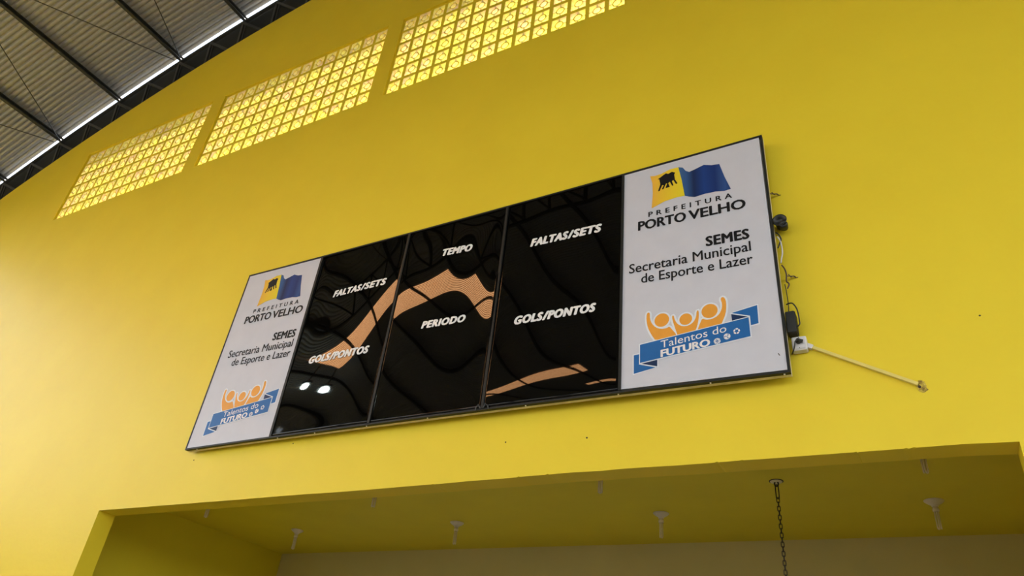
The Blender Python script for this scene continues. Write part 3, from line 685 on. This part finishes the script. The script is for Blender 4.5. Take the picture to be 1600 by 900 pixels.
pos = ['leftmost', 'second from left', 'third from left', 'rightmost']
for i, x in enumerate(FX): lamp(x, 14.78, 'bare bulb lamp fully visible near the recess back, %s of its row' % pos[i], i*.7)
for i, x in enumerate([-15.14, -10.06, -4.96, .156]): lamp(x, 11.78, 'bare bulb lamp half hidden behind the recess front edge, %s of its row' % pos[i], .3+i*.9)
# chain
cp = P(-2.19, 13.22, CZ)
ch = empty('hanging_chain', cp, 'dark steel chain hanging from a plate on the recess ceiling', 'chain')
MB().lathe(cp, [(.055, 0), (.055, -.003), (.047, -.004)], 24).build('plate_rim', M['chain'], ch)
MB().lathe(cp, [(.047, -.004), (.044, -.009)], 24).build('ceiling_plate', M['cream'], ch)
MB().tube([cp+Vector((.018*math.cos(t)*.8, 0, -.022+.020*math.sin(t))) for t in [2*math.pi*k/16 for k in range(16)]], .006, 8, closed=True).build('eye_hook', M['chain'], ch, smooth=True)
def link_pts(c, hl, hw, rot):
    pts = []
    for k in range(20):
        t = 2*math.pi*k/20; x = hw*math.cos(t); z = (hl-hw)*(1 if math.sin(t) > 0 else -1)*(1 if abs(math.sin(t)) > .01 else 0) + hw*math.sin(t)
        pts.append(Vector((x*math.cos(rot), x*math.sin(rot), z)) + c)
    return pts
MB().tube(link_pts(cp+Vector((0, 0, -.085)), .055, .012, .5), .0045, 8, closed=True).build('carabiner', M['chain'], ch, smooth=True)
z = -.150; k = 0; lk = None
while z > -1.35:
    c_ = cp + Vector((0, 0, z))
    if lk is None:
        lk = MB().tube(link_pts(c_, .021, .0105, .35), .0034, 8, closed=True).build('chain_link', M['chain'], ch, smooth=True); z0 = z
    else:
        o = lk.copy(); C.objects.link(o); o.location = Vector((0, 0, z-z0)) + lk.location; 
        if k % 2:
            cc = Vector((0, 0, z0)); rot = Matrix.Rotation(math.pi/2, 4, 'Z'); o.matrix_local = Matrix.Translation(o.location) @ rot
    z -= .0335; k += 1

# ------------------------------------------------------------------ flood lamps of the hall (seen mirrored in the left display panel)
FLOOD = [(-32.9, -8.6, 18.2), (-32.9, -10.1, 18.2)]
for i, f in enumerate(FLOOD):
    p = P(*f); t_ = empty('flood_lamp', p, ('lit flood lamp under the roof, mirrored as the left spot in the display panel', 'lit flood lamp under the roof, mirrored as the right spot in the display panel')[i], 'flood lamp', 'flood lamps under the roof')
    MB().box(p+Vector((-.09, -.09, 0)), p+Vector((.09, .09, .1))).build('housing', M['steel2'], t_, bevel=.01)
    tag(MB().lathe(p, [(.04, -.001), (.08, -.04), (.09, -.13), (.08, -.21), (.04, -.25)], 20).build('lamp_bulb', mat('lit_lamp_bulb', (.9,.95,.95), .3, emit=((.85, 1, .95), 60)), t_), 'lit white bulb')
    MB().bar(p+Vector((0,0,.1)), P(f[0], f[1], chord(f[0])+.02), .03, .03, (0,1,0)).build('hanger', M['steel2'], t_)
